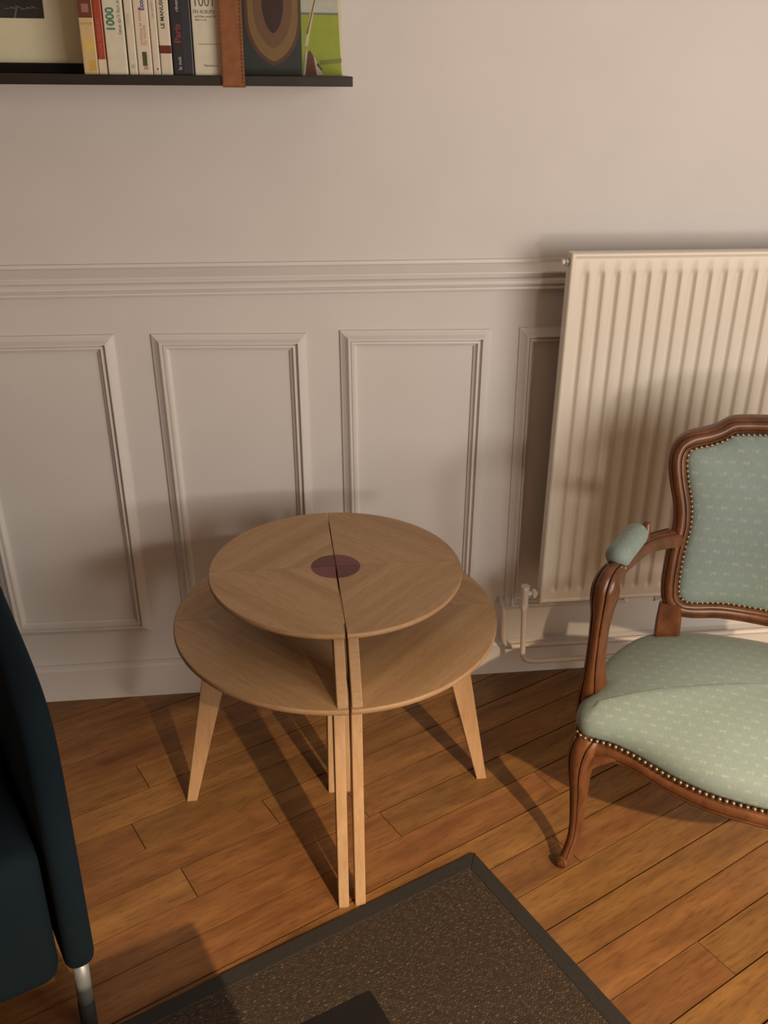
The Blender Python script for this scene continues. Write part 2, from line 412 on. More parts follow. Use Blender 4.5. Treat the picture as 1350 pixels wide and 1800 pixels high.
bm = bmesh.new(); tube(bm, [(-0.0065, -0.014, H-0.020), (-0.0125, -0.014, H-0.020)], 0.0055, 12); ball(bm, (-0.0125, -0.014, H-0.020), 0.0055, 0.6, 1, 1); obj('bleed_screw', bm, M_PIPE, rad)
# valve
bm = bmesh.new()
tube(bm, [(0.002, -0.012, 0.020), (-0.010, -0.012, 0.020)], 0.008, 12)
tube(bm, [(-0.006, -0.012, 0.020), (-0.014, -0.012, 0.020)], 0.0125, 6)
tube(bm, [(-0.012, -0.012, 0.020), (-0.036, -0.012, 0.020)], 0.007, 12)
tube(bm, [(-0.032, -0.012, 0.036), (-0.032, -0.012, -0.010)], 0.0095, 12)
tube(bm, [(-0.032, -0.012, 0.034), (-0.032, -0.012, 0.042)], 0.0115, 6)
tube(bm, [(-0.032, -0.012, -0.008), (-0.032, -0.012, -0.020)], 0.0115, 6)
vz = obj('valve', bm, M_PIPE, rad, angle=40); vz['label'] = 'painted valve body at the lower left corner'
# two heating pipes
bm = bmesh.new(); yb = -0.122
pb = [(0.583, yb, 0.264), (0.5865, yb, 0.21), (0.590, yb, 0.138), (0.5945, yb, 0.118), (0.612, yb, 0.108), (0.66, yb, 0.1065), (0.80, yb, 0.106), (1.20, yb, 0.104), (1.95, yb, 0.103)]
tube(bm, catmull(pb, 6), 0.0068, 10)
tag(obj('heating_pipe', bm, M_PIPE, None, smooth=True), 'white painted pipe running down from the radiator valve and along the baseboard, in front', 'pipe', 'heating pipes below the radiator')
bm = bmesh.new(); ya = -0.045
pa = [(0.556, 0.010, 0.222), (0.556, -0.018, 0.221), (0.5565, -0.040, 0.214), (0.557, ya, 0.196), (0.560, ya, 0.135), (0.567, ya, 0.112), (0.585, ya, 0.102), (0.62, ya, 0.1025), (0.80, ya, 0.103), (1.2, ya, 0.103), (1.95, ya, 0.103)]
tube(bm, catmull(pa, 6), 0.0075, 10)
tag(obj('heating_pipe', bm, M_PIPE, None, smooth=True), 'white painted pipe that leaves the wall at the panel corner, behind the other pipe', 'pipe', 'heating pipes below the radiator')

# ------------------------------------------------------------------ the two half-round tables
def veneer_mat():
    m = NT('oak_veneer', 0.42, 0, 0.4)
    tc = m.n('ShaderNodeTexCoord'); sp = m.n('ShaderNodeSeparateXYZ'); m.l(tc.outputs['Object'], sp.inputs[0])
    ax = m.math('ABSOLUTE', sp.outputs[0]); ay = m.math('ABSOLUTE', sp.outputs[1])
    s = m.math('ADD', ax, m.math('MULTIPLY', ay, 0.95)); d = m.math('SUBTRACT', sp.outputs[0], sp.outputs[1])
    oi = m.n('ShaderNodeObjectInfo'); rn = m.math('MULTIPLY', oi.outputs['Random'], 20)
    cb = m.n('ShaderNodeCombineXYZ'); m.l(m.math('MULTIPLY', s, 26.0), cb.inputs[0]); m.l(m.math('MULTIPLY', m.math('MULTIPLY', ax, ay), 14.0), cb.inputs[1]); m.l(rn, cb.inputs[2])
    f = m.noise(cb.outputs[0], 1.0, 4, 0.6)
    cb2 = m.n('ShaderNodeCombineXYZ'); m.l(m.math('MULTIPLY', s, 420.0), cb2.inputs[0]); m.l(m.math('MULTIPLY', m.math('SUBTRACT', ax, ay), 25.0), cb2.inputs[1]); m.l(rn, cb2.inputs[2])
    g = m.noise(cb2.outputs[0], 1.0, 2, 0.5)
    c = m.ramp(f, [(0.30, (0.37, 0.215, 0.100, 1)), (0.5, (0.43, 0.262, 0.132, 1)), (0.70, (0.50, 0.325, 0.18, 1))])
    c = m.mix(c, (0.27, 0.145, 0.06, 1), m.math('MULTIPLY', m.ramp(g, [(0.48, (0,0,0,1)), (0.72, (1,1,1,1))]), 0.45))
    m.color(c); m.bump(g, 0.05, 0.0004); return m.m
M_VENEER = veneer_mat()
M_EDGE = wood('oak_edge', (0.34, 0.195, 0.095, 1), (0.44, 0.27, 0.14, 1), (4, 4, 30), 0.5, wave=8, rnd=True)
M_PURPLE = wood('amaranth_inlay', (0.105, 0.028, 0.030, 1), (0.15, 0.045, 0.045, 1), (40, 3, 1), 0.4, wave=6)
M_PURPLE2 = wood('amaranth_inlay_light', (0.150, 0.040, 0.045, 1), (0.20, 0.062, 0.065, 1), (3, 40, 1), 0.4, wave=6)
RU, RL, ZU, ZL = 0.247, 0.321, 0.559, 0.4535
def half_disc(R, sgn, x_off=0.0, n=40):
    pts = []
    for k in range(n+1):
        a = -PI/2 + PI*k/n; pts.append((sgn*(x_off + math.cos(a)*(R-x_off)), R*math.sin(a)))
    return pts
def disc_body(bm, R, sgn, z1, th):
    # eased edge: slightly undercut below
    n = 48; prof2 = [(-0.0015, z1), (0.0, z1-0.0015), (0.0, z1-th*0.6), (-0.004, z1-th)]
    rings = []
    for dr, z in prof2:
        rings.append([bm.verts.new((sgn*max(0.0008, (R+dr)*math.cos(-PI/2+PI*k/n)), (R+dr)*math.sin(-PI/2+PI*k/n), z)) for k in range(n+1)])
    for a, b in zip(rings, rings[1:]):
        for k in range(n): bm.faces.new((a[k], a[k+1], b[k+1], b[k]))
        bm.faces.new((a[0], b[0], b[-1], a[-1]))
    bm.faces.new(rings[0]); bm.faces.new(rings[-1][::-1])
def quarter(bm, R, r_in, sx, sy, z0, z1, gap=0.0005, n=20):
    a0, a1 = 0.0, PI/2
    def ring(r, z, rev=False):
        v = []
        for k in range(n+1):
            a = a0+(a1-a0)*k/n
            v.append((sx*max(gap, r*math.cos(a)), sy*max(gap, r*math.sin(a)), z))
        return v
    O = ring(R, z1); I = ring(r_in, z1) if r_in > 0 else [(sx*gap, sy*gap, z1)]
    poly = O + I[::-1]
    t = [bm.verts.new(p) for p in poly]; b = [bm.verts.new((p[0], p[1], z0)) for p in poly]
    bm.faces.new(t); bm.faces.new(b[::-1]); m = len(poly)
    for i in range(m): bm.faces.new((t[i], t[(i+1) % m], b[(i+1) % m], b[i]))
def board(bm, pts, axis, lo, hi): prism(bm, pts, axis, lo, hi, 0.0018, 2)
def make_table(sgn, label):
    # origin on the floor below the back end of the straight side; local +y to the wall
    t = empty('half_round_side_table', (0.109, -0.402, 0.0), 0)
    tag(t, label, 'side table', 'pair of half-round oak side tables pushed together')
    bm = bmesh.new(); disc_body(bm, RU, sgn, ZU-0.0008, 0.011); top = obj('tabletop', bm, M_EDGE, t, angle=45)
    bm = bmesh.new(); disc_body(bm, RL, sgn, ZL-0.0008, 0.012); sh = obj('lower_shelf', bm, M_EDGE, t, angle=45)
    for sy in (1, -1):
        bm = bmesh.new(); quarter(bm, RU-0.002, 0.0475, sgn, sy, ZU-0.0012, ZU); obj('veneer_panel', bm, M_VENEER, top)
        bm = bmesh.new(); quarter(bm, RL-0.002, 0.0, sgn, sy, ZL-0.0012, ZL); obj('veneer_panel', bm, M_VENEER, sh)
        bm = bmesh.new(); quarter(bm, 0.0472, 0.0, sgn, sy, ZU-0.0012, ZU+0.0001)
        obj('inlay', bm, M_PURPLE2 if sgn*sy > 0 else M_PURPLE, top)['label'] = 'purplish quarter-round inlay'
    def xb(a, b): return (min(sgn*a, sgn*b), max(sgn*a, sgn*b))
    lo, hi = xb(0.0015, 0.0205)
    for sy in (-1, 1):      # legs under the straight side, front and back, splayed outwards
        p = [(sy*0.200, ZL-0.0125), (sy*0.262, ZL-0.0125), (sy*0.331, 0.0), (sy*0.307, 0.0)]
        bm = bmesh.new(); board(bm, p, 'x', *xb(0.004, 0.024)); obj('leg', bm, M_OAK, t)
        p = [(sy*0.170, ZU-0.0115), (sy*0.236, ZU-0.0115), (sy*0.3145, ZL+0.0002), (sy*0.240, ZL+0.0002)]
        bm = bmesh.new(); board(bm, p, 'x', lo, hi); obj('bracket', bm, M_EDGE, t)
    # outer splayed leg
    p = [(sgn*0.196, ZL-0.0125), (sgn*0.254, ZL-0.0125), (sgn*0.331, 0.0), (sgn*0.309, 0.0)]
    bm = bmesh.new(); board(bm, p, 'y', -0.011, 0.011); obj('leg', bm, M_OAK, t)
    # leg in the middle of the straight side
    p = [(-0.045, ZL-0.0125), (0.045, ZL-0.0125), (0.013, 0.0), (-0.016, 0.0)]
    bm = bmesh.new(); board(bm, p, 'x', *xb(0.009, 0.023)); obj('leg', bm, M_OAK, t)
    p = [(-0.04, ZU-0.0115), (0.04, ZU-0.0115), (0.045, ZL+0.0002), (-0.045, ZL+0.0002)]
    bm = bmesh.new(); board(bm, p, 'x', lo, hi); obj('bracket', bm, M_EDGE, t)
    t.rotation_euler = (0, 0, sgn*0.0026); t.location = (0.109 + sgn*0.0010, -0.402, 0)
    return t
make_table(-1, 'left half of the round two-tier oak side table, nearer the blue sofa')
make_table(1, 'right half of the round two-tier oak side table, nearer the armchair')

# ------------------------------------------------------------------ armchair
ch = tag(empty('armchair', (0.838, -0.829, 0), math.radians(-27)), 'carved brown wooden armchair with sage green brocade upholstery and brass nails', 'armchair')
def bback(a, z): return 0.295 + 0.05*(1-(a/0.21)**2) + 0.213*(z-0.40)
half = [(0.0, .427), (-.06, .430), (-.12, .434), (-.170, .433), (-.205, .441), (-.230, .466), (-.238, .50), (-.2395, .54), (-.238, .585), (-.2345, .625), (-.239, .665), (-.252, .71), (-.2605, .75), (-.2595, .778), (-.249, .799), (-.228, .812), (-.200, .818), (-.180, .825), (-.162, .836), (-.140, .8405), (-.09, .842), (-.045, .844), (0.0, .845)]
full = half + [(-a, z) for a, z in half[-2:0:-1]]
outer = catmull(full, 3, closed=True)
def offset_loop(loop, d):
    n = len(loop); out = []
    for i in range(n):
        p0, p1 = loop[(i-2) % n], loop[(i+2) % n]; tx, tz = p1[0]-p0[0], p1[1]-p0[1]; l = math.hypot(tx, tz)
        nx, nz = tz/l, -tx/l
        cx, cz = -loop[i][0], 0.63-loop[i][1]
        if nx*cx + nz*cz < 0: nx, nz = -nx, -nz
        out.append((loop[i][0]+nx*d, loop[i][1]+nz*d))
    return out
mid = offset_loop(outer, 0.0165)
bm = bmesh.new()
path = [(a, bback(a, z)+0.004, z, 0.0165, 0.017) for a, z in mid]
sweep(bm, path, CARVED, (0, -1, 0), closed=True)
obj('back_frame', bm, M_CHAIRWOOD, ch, angle=50)
def uvmap(me, fn):
    uvl = me.uv_layers.new(name='UVMap')
    for lp in me.loops: uvl.data[lp.index].uv = fn(me.vertices[lp.vertex_index].co)
# back upholstery: bulging pad inside the frame
inner = offset_loop(outer, 0.0325)
def pad(bm, loop, cz, front):
    rings = []
    fs = [(1.0, 0.0), (0.985, .006), (0.96, .011), (0.92, .0155), (0.85, .020), (0.72, .025), (0.55, .028), (0.35, .030), (0.15, .031)]
    for s, h in fs:
        rings.append([bm.verts.new((a*s, bback(a*s, cz+(z-cz)*s) + (0.0-h if front else 0.012+h*0.3), cz+(z-cz)*s)) for a, z in loop])
    n = len(loop)
    for A, B in zip(rings, rings[1:]):
        for k in range(n): bm.faces.new((A[k], A[(k+1) % n], B[(k+1) % n], B[k]))
    c = bm.verts.new((0, bback(0, cz) + (-0.031 if front else 0.021), cz))
    for k in range(n): bm.faces.new((rings[-1][k], rings[-1][(k+1) % n], c))
    return rings[0]
bm = bmesh.new(); A = pad(bm, inner, 0.64, True); B = pad(bm, inner, 0.64, False)
for k in range(len(A)): bm.faces.new((A[k], A[(k+1) % len(A)], B[(k+1) % len(A)], B[k]))
bc = obj('back_upholstery', bm, M_DAMASK, ch, smooth=True); uvmap(bc.data, lambda c: (c.x, c.z))
def nails(loop3, step, r, name, up):
    bm = bmesh.new(); acc = 0.0; n = len(loop3)
    for i in range(n):
        p, q = Vector(loop3[i]), Vector(loop3[(i+1) % n]); d = (q-p).length
        while acc < d:
            c = p.lerp(q, acc/d); ball(bm, c, r, *up, u=8, v=5); acc += step
        acc -= d
    o = obj(name, bm, M_BRASS, ch, smooth=True); tag(o, kind='stuff'); return o
nl = offset_loop(outer, 0.0345)
nails([(a, bback(a, z)-0.0060, z) for a, z in nl], 0.0105, 0.0040, 'back_nails', (1, 0.7, 1))
# stiles: feet of the back running into the back legs
for s in (-1, 1):
    bm = bmesh.new()
    pth = [(s*0.222, .385, 0.0, .014, .014), (s*0.215, .345, 0.12, .015, .016), (s*0.210, .318, 0.25, .018, .019), (s*0.2105, .300, 0.335, .023, .020), (s*0.2115, .296, 0.40, .025, .019), (s*.2125, .304, .435, .0245, .018), (s*0.2145, .313, 0.462, .021, .017)]
    sweep(bm, catmull(pth, 4), [(-1,-.8),(-1,.6),(-.8,1),(.8,1),(1,.6),(1,-.8),(.8,-1),(-.8,-1)], (0, -1, 0))
    o = obj('leg', bm, M_CHAIRWOOD, ch, angle=50); o['label'] = 'back leg running up into the back frame'
# seat outline (left half, front centre to back centre): a, b, nail-line z
sh_ = [(0.0, -.062, .308), (-.05, -.061, .3085), (-.10, -.056, .310), (-.15, -.043, .313), (-.195, -.026, .3175), (-.235, -.012, .3235), (-.275, -.004, .3275), (-.305, -.001, .3265), (-.325, .004, .3245), (-.337, .018, .324), (-.341, .04, .325), (-.339, .08, .327), (-.331, .13, .330), (-.316, .19, .332), (-.295, .245, .334), (-.262, .30, .335), (-.215, .338, .335), (-.14, .360, .335), (-.07, .368, .335), (0.0, .370, .335)]
sfull = sh_ + [(-a, b, z) for a, b, z in sh_[-2:0:-1]]
sloop = catmull(sfull, 4, closed=True)
def off2(p, d):   # push outwards in plan from an inner spine
    out = []; n = len(p)
    for i in range(n):
        q0, q1 = p[(i-1) % n], p[(i+1) % n]; tx, ty = q1[0]-q0[0], q1[1]-q0[1]; l = math.hypot(tx, ty) or 1
        nx, ny = ty/l, -tx/l
        if nx*(p[i][0]) + ny*(p[i][1]-0.15) < 0: nx, ny = -nx, -ny
        out.append((p[i][0]+nx*d, p[i][1]+ny*d, p[i][2]))
    return out
# cushion
bm = bmesh.new(); rings = []
def notch(a, b):      # hollow in the cushion where the arm support stands
    d = max(abs(b-0.082)-0.012, 0)/0.022
    return max(0.0, 1-d) if abs(a) > 0.24 else 0.0
prof3 = [(0.0, 0.0), (0.004, 0.008), (0.006, 0.020), (0.004, 0.034), (-0.003, 0.047), (-0.014, 0.057), (-0.030, 0.065)]
for d, dz in prof3:
    lp = off2(sloop, d); ring = []
    for (a, b, z) in lp:
        k = notch(a, b)*ss(0.004, 0.02, dz)
        k *= 1-ss(0.046, 0.066, dz); a2 = a*(1-0.075*k)
        bk_ = ss(0.12, 0.34, b)
        ring.append(bm.verts.new((a2, b, z + dz*(1-0.10*bk_))))
    rings.append(ring)
base = off2(sloop, -0.030)
for s, dz in ((0.90, .0745), (0.80, .0835), (0.66, .0925), (0.5, .0985), (0.33, .102), (0.16, .1035)):
    ring = []
    for (a, b, z) in base:
        bb = 0.155+(b-0.155)*s; zz = 0.322 + (z-0.322)*s
        k = 0.0
        ring.append(bm.verts.new((a*s*(1-0.06*k), bb, zz + dz*(1-0.06*ss(0.12, 0.34, bb)))))
    rings.append(ring)
n = len(sloop)
for A, B in zip(rings, rings[1:]):
    for k in range(n): bm.faces.new((A[k], A[(k+1) % n], B[(k+1) % n], B[k]))
c = bm.verts.new((0, 0.155, 0.322+0.1015))
for k in range(n): bm.faces.new((rings[-1][k], rings[-1][(k+1) % n], c))
bm.faces.new(rings[0][::-1])
st = obj('seat_upholstery', bm, M_DAMASK, ch, smooth=True)
uvmap(st.data, lambda c: (c.x, c.y + c.z))
nails([(a, b, z-0.001) for a, b, z in off2(sloop, 0.0045)], 0.0115, 0.0042, 'seat_nails', (1, 1, 0.95))
# seat rail: carved section following the serpentine
bm = bmesh.new(); rl = off2(sloop, -0.012); pth = []
for i, (a, b, z) in enumerate(rl):
    zc = z-0.022; hh = 0.0205
    corner = max(0, 1-math.hypot(abs(a)-0.315, b-0.02)/0.07) if b < 0.12 else 0
    pth.append((a, b, zc-0.004*corner, hh+0.004*corner, 0.0185))
def rref(i):
    p, q = Vector(rl[(i-1) % len(rl)]), Vector(rl[(i+1) % len(rl)]); t = q-p; nrm = Vector((t.y, -t.x, 0))
    if nrm.x*rl[i][0] + nrm.y*(rl[i][1]-0.15) < 0: nrm = -nrm
    return nrm
sweep(bm, pth, CARVED, rref, closed=True)
obj('seat_frame', bm, M_CHAIRWOOD, ch, angle=50)
# front cabriole legs
for s in (-1, 1):
    bm = bmesh.new()
    pth = [(s*.312, .024, .318, .026, .024), (s*.322, .012, .300, .027, .026), (s*.327, .004, .272, .0235, .0235), (s*.3275, .003, .235, .0185, .019), (s*.325, .008, .195, .0155, .016), (s*.3235, .013, .150, .0135, .014), (s*.322, .016, .105, .0120, .0125), (s*.3235, .013, .070, .0108, .0112), (s*.3275, .008, .045, .0105, .0105), (s*.332, .002, .024, .0115, .0115), (s*.3345, .001, .008, .0105, .0110), (s*.334, .001, .0, .009, .0095)]
    diag = Vector((s*0.55, -1, 0))
    sweep(bm, catmull(pth, 4), CARVED, diag)
    lg = obj('leg', bm, M_CHAIRWOOD, ch, angle=50); lg['label'] = 'curved front leg with a scrolled foot'
    bm = bmesh.new()
    cen = Vector((s*.337, -.007, .0155))
    for rad_, dep in ((.0125, .007), (.0085, .010), (.004, .012)):
        tube(bm, [tuple(cen-diag.normalized()*.004), tuple(cen+diag.normalized()*dep)], rad_, 14)
    obj('scroll', bm, M_CHAIRWOOD, lg, angle=50)
    # knee bracket flowing into the rail
    bm = bmesh.new()
    pth = [(s*.325, .006, .215, .006, .010), (s*.318, .001, .250, .011, .013), (s*.303, -.001, .276, .012, .014), (s*.280, -.002, .291, .010, .014), (s*.250, -.001, .303, .003, .006)]
    sweep(bm, catmull(pth, 4), ROUND, (0, -1, 0)); obj('knee_bracket', bm, M_CHAIRWOOD, lg, smooth=True)
# arms
for s in (-1, 1):
    bm = bmesh.new()
    pth = [(s*.326, .088, .318, .027, .024), (s*.327, .085, .362, .026, .024), (s*.328, .080, .385, .0235, .022), (s*.329, .073, .430, .0175, .018), (s*.329, .066, .480, .0155, .0165), (s*.3285, .060, .525, .0155, .0165), (s*.327, .054, .565, .0175, .019), (s*.326, .047, .598, .0215, .023), (s*.3255, .049, .622, .0220, .022), (s*.321, .064, .636, .019, .0185), (s*.312, .095, .639, .016, .0140), (s*.303, .130, .636, .0155, .0125), (s*.291, .185, .629, .0155, .0135), (s*.276, .235, .622, .016, .0150), (s*.257, .280, .613, .0185, .0165), (s*.238, .318, .604, .0215, .0165), (s*.228, .338, .600, .0225, .0155)]
    cp = catmull(pth, 4); nn = len(cp)
    def aref(i, nn=nn, s=s):
        t = max(0.0, min(1.0, (i-28)/12)); a = Vector((s*0.35, -1, 0)); b = Vector((0, 0, 1)); return a*(1-t)+b*t
    sweep(bm, cp, CARVED, aref)
    arm = obj('arm', bm, M_CHAIRWOOD, ch, angle=50)
    # padded manchette
    bm = bmesh.new(); pp = []; P0 = Vector((s*.3165, .082, .660)); P1 = Vector((s*.293, .225, .6515))
    for k in range(21):
        t = k/20; e = min(t, 1-t)*2; r = (1-(1-min(1, e*4.2))**2.4)**0.5 if e < 0.238 else 1.0
        P = P0.lerp(P1, t); pp.append((P.x, P.y, P.z-0.004*(1-r), max(0.002, 0.0235*(0.25+0.75*r)) if 0 < k < 20 else 0.006, max(0.002, 0.0225*(0.25+0.75*r)) if 0 < k < 20 else 0.006))
    sweep(bm, pp, [(math.cos(2*PI*k/16), math.sin(2*PI*k/16)) for k in range(16)], (0, 0, 1))
    pd = obj('arm_pad', bm, M_DAMASK, arm, smooth=True); uvmap(pd.data, lambda c: (c.x+0.3*c.z, c.y)); pd['label'] = 'padded sage green armrest cushion'
    bm = bmesh.new()
    for k in range(9):
        t = 0.04+0.92*k/8; P = P0.lerp(P1, t)
        for q in (-1, 1): ball(bm, (P.x+q*0.0165, P.y, P.z-0.0165), 0.0035)
    for k in range(5):
        a = PI*(k+1)/6
        ball(bm, (P0.x+math.cos(a)*0.013, P0.y-0.006, P0.z-0.006-math.sin(a)*0.010), 0.0033); ball(bm, (P1.x+math.cos(a)*0.013, P1.y+0.006, P1.z-0.004-math.sin(a)*0.010), 0.0033)
    tag(obj('arm_nails', bm, M_BRASS, arm, smooth=True), kind='stuff')
    # small carved leaf rising behind the pad
    bm = bmesh.new(); sweep(bm, catmull([(s*.283, .232, .636, .012, .010), (s*.280, .238, .652, .010, .006), (s*.279, .240, .668, .005, .003)], 3), ROUND, (0, 1, 0))
    obj('carved_leaf', bm, M_CHAIRWOOD, arm, smooth=True)

# ------------------------------------------------------------------ rug
ra = math.radians(24.6); RW, RLn, bw = 1.70, 1.15, 0.031
rug = tag(empty('rug', (0.366, -0.631, 0.0), ra), 'dark brown woven rug with a plain charcoal border, lying before the tables', 'rug')
# local: corner at origin, -x along the edge facing the tables, -y away from the wall
bm = bmesh.new(); box(bm, -RW+bw, -bw, -RLn+bw, -bw, 0.0004, 0.0068); obj('woven_field', bm, M_RUG, rug)
def strip(p):
    bm = bmesh.new(); prism(bm, p, 'z', 0.0003, 0.0085, 0.002, 2); obj('border_tape', bm, M_RUGBORDER, rug)
strip([(0,0),(-RW,0),(-RW+bw,-bw),(-bw,-bw)]); strip([(0,0),(-bw,-bw),(-bw,-RLn+bw),(0,-RLn)])
strip([(-RW,0),(-RW,-RLn),(-RW+bw,-RLn+bw),(-RW+bw,-bw)]); strip([(0,-RLn),(-bw,-RLn+bw),(-RW+bw,-RLn+bw),(-RW,-RLn)])

# ------------------------------------------------------------------ low black table, only its corner in view
ct = tag(empty('coffee_table', (0.085, -1.256, 0.0), math.radians(22.5)), 'matt black low table whose corner pokes in over the rug', 'coffee table')
bm = bmesh.new(); prism(bm, fillet([(0,0),(-0.95,0),(-0.95,-0.58),(0,-0.58)], 0.004, 3), 'z', 0.432, 0.45, 0.0015, 1); obj('tabletop', bm, M_BLACK, ct)
for lx in (-0.045, -0.905):
    for ly in (-0.045, -0.535):
        bm = bmesh.new(); box(bm, lx-0.014, lx+0.014, ly-0.014, ly+0.014, 0.0088, 0.432, 0.002); obj('leg', bm, M_BLACK, ct)

# ------------------------------------------------------------------ blue sofa at the left
sf = tag(empty('sofa', (-0.310, -0.949, 0.0), math.radians(24.8)), 'petrol blue upholstered sofa with thin curved side panel, cut off at the left edge', 'sofa')
# local: +x to the right (outer side), -y to the front
def side_panel(x0, x1):
    prof_ = catmull([(0.0, .30), (0.0, .42), (0.001, .52), (.006, .585), (.022, .632), (.055, .662), (.11, .683), (.20, .700), (.30, .716), (.50, .755), (.70, .792), (.77, .792), (.80, .75), (.80, .60), (.79, .45), (.78, .30)], 4)
    pts_ = prof_ + fillet([(.78, .30), (.74, .152), (0.0, .152), (0.0, .30)], [0, .04, .05, 0], 8)[1:-1]
    n = len(pts_); nor = []
    for i in range(n):
        a, b = pts_[i-1], pts_[(i+1) % n]; t = Vector((b[0]-a[0], b[1]-a[1])).normalized(); q = Vector((t.y, -t.x))
        if q.dot(Vector((0.4-pts_[i][0], 0.42-pts_[i][1]))) < 0: q = -q
        nor.append(q)
    bm = bmesh.new(); rings = []; R_ = (x1-x0)/2
    for k in range(11):
        th = PI*k/10; xx = (x0+x1)/2 - R_*math.copysign(abs(math.cos(th))**0.8, math.cos(th)); d = R_*(1-abs(math.sin(th))**0.8)
        rings.append([bm.verts.new((xx, pts_[i][0]+nor[i].x*d, pts_[i][1]+nor[i].y*d)) for i in range(n)])
    for A, B in zip(rings, rings[1:]):
        for i in range(n): bm.faces.new((A[i], A[(i+1) % n], B[(i+1) % n], B[i]))
    bm.faces.new(rings[0]); bm.faces.new(rings[-1][::-1]); return bm
o = obj('side_panel', side_panel(-0.046, 0.0), M_SOFA, sf, angle=60)
bm = bmesh.new(); box(bm, -1.46, -0.052, 0.022, 0.74, 0.15, 0.30, 0.02, 3); obj('seat_base', bm, M_SOFA, sf, angle=60)
bm = bmesh.new(); box(bm, -0.752, -0.054, -0.004, 0.58, 0.165, 0.43, 0.028, 5); obj('seat_cushion', bm, M_SOFA, sf, angle=60)
bm = bmesh.new(); box(bm, -1.457, -0.758, -0.004, 0.58, 0.165, 0.43, 0.028, 5); obj('seat_cushion', bm, M_SOFA, sf, angle=60)
bm = bmesh.new(); prism(bm, fillet([(.56, .29), (.62, .80), (.76, .80), (.74, .29)], .05, 5), 'x', -1.455, -0.057, 0.02, 3); obj('backrest', bm, M_SOFA, sf, angle=60)
obj('side_panel', side_panel(-1.51, -1.464), M_SOFA, sf, angle=60)
for lx in (-0.022, -1.487):
    for ly in (0.035, 0.70):
        bm = bmesh.new(); tube(bm, [(lx, ly, 0.156), (lx-0.002, ly, 0.062)], 0.0125, 14); lg = obj('leg', bm, M_STEEL, sf, smooth=True)
        lg['label'] = 'grey metal tube leg with a black foot'
        bm = bmesh.new(); tube(bm, [(lx-0.002, ly, 0.064), (lx-0.003, ly, 0.0)], 0.0135, 14); obj('foot_cap', bm, M_RUBBER, lg, smooth=True)

# ------------------------------------------------------------------ shelf, strap, books
SZ = 1.4305
sf_ = tag(empty('wall_shelf', (-0.6, 0.0, SZ)), 'thin black wall shelf carrying the books', 'shelf')
bm = bmesh.new(); box(bm, -0.95, 0.767, -0.190, -0.0004, -0.0165, 0.0, 0.0012); obj('board', bm, M_SHELF, sf_)
st = tag(empty('leather_strap', (-0.043, -0.195, SZ)), 'tan leather strap slung under the black shelf, holding it up', 'strap')
def strap_loop():
    lp = [(0.180, 0.46), (0.010, 0.24), (-0.0005, 0.20), (-0.0005, 0.0), (-0.0005, -0.0155), (0.001, -0.0185), (0.006, -0.0190), (0.10, -0.0190), (0.190, -0.0190)]
    bm = bmesh.new(); o1, o2 = [], []
    for i, p in enumerate(lp):
        a, b = lp[max(i-1, 0)], lp[min(i+1, len(lp)-1)]; t = Vector((b[0]-a[0], b[1]-a[1])).normalized(); nr = Vector((t.y, -t.x))*-1
        q = Vector(p) - nr*0.0024*(-1 if True else 1)
        o1.append(p); o2.append((q.x, q.y))
    rows = [[bm.verts.new((x, p[0], p[1])) for p in (o1 + o2[::-1])] for x in (-0.0195, 0.0195)]
    m = len(rows[0])
    for i in range(m): bm.faces.new((rows[0][i], rows[0][(i+1) % m], rows[1][(i+1) % m], rows[1][i]))
    k = len(lp)
    for r in rows:
        for i in range(k-1): bm.faces.new((r[i], r[i+1], r[m-2-i], r[m-1-i]))
    return bm
obj('band', strap_loop(), M_LEATHER, st)
bm = bmesh.new()
for x in (-0.017, 0.017):
    for k in range(34): box(bm, x-0.0005, x+0.0005, -0.0035, -0.0025, -0.012+k*0.006, -0.0085+k*0.006)
tag(obj('stitching', bm, plain('strap_thread', (0.11, 0.04, 0.015, 1), 0.7), st), kind='stuff')

MB = {}
def bmat(c, rough=0.45):
    k = tuple(round(x, 4) for x in c)
    if k not in MB: MB[k] = plain('print_%d' % len(MB), (*c, 1), rough, var=0.05, scale=60)
    return MB[k]
M_PAGES = plain('book_pages', (0.62, 0.54, 0.42, 1), 0.9, var=0.08, scale=400)
WHITE = (0.60, 0.545, 0.43)
def text(body, size, mat, parent, loc, rot, name='lettering', bold=0.0, sx=1.0):
    cu = bpy.data.curves.new('t', 'FONT'); cu.body = body; cu.size = size; cu.offset = bold; cu.extrude = 0.0001
    cu.align_x = 'LEFT'; cu.align_y = 'CENTER'; cu.resolution_u = 3
    tmp = bpy.data.objects.new('t', cu); COL.objects.link(tmp)
    dg = bpy.context.evaluated_depsgraph_get(); me = bpy.data.meshes.new_from_object(tmp.evaluated_get(dg))
    bpy.data.objects.remove(tmp); bpy.data.curves.remove(cu)
    for v in me.vertices: v.co.x *= sx
    me.materials.clear(); o = link(name, me, mat, parent); o.location = loc; o.rotation_euler = rot; return o
UP = (PI/2, 0, 0)                        # reads left to right on a face looking at -y
SPN = (PI/2, -PI/2, 0)                   # reads bottom to top
def rect(name, x0, x1, z0, z1, col, parent, y=-0.0003, rough=0.45):
    bm = bmesh.new(); box(bm, x0, x1, y, 0.0002, z0, z1); return obj(name, bm, bmat(col, rough), parent)
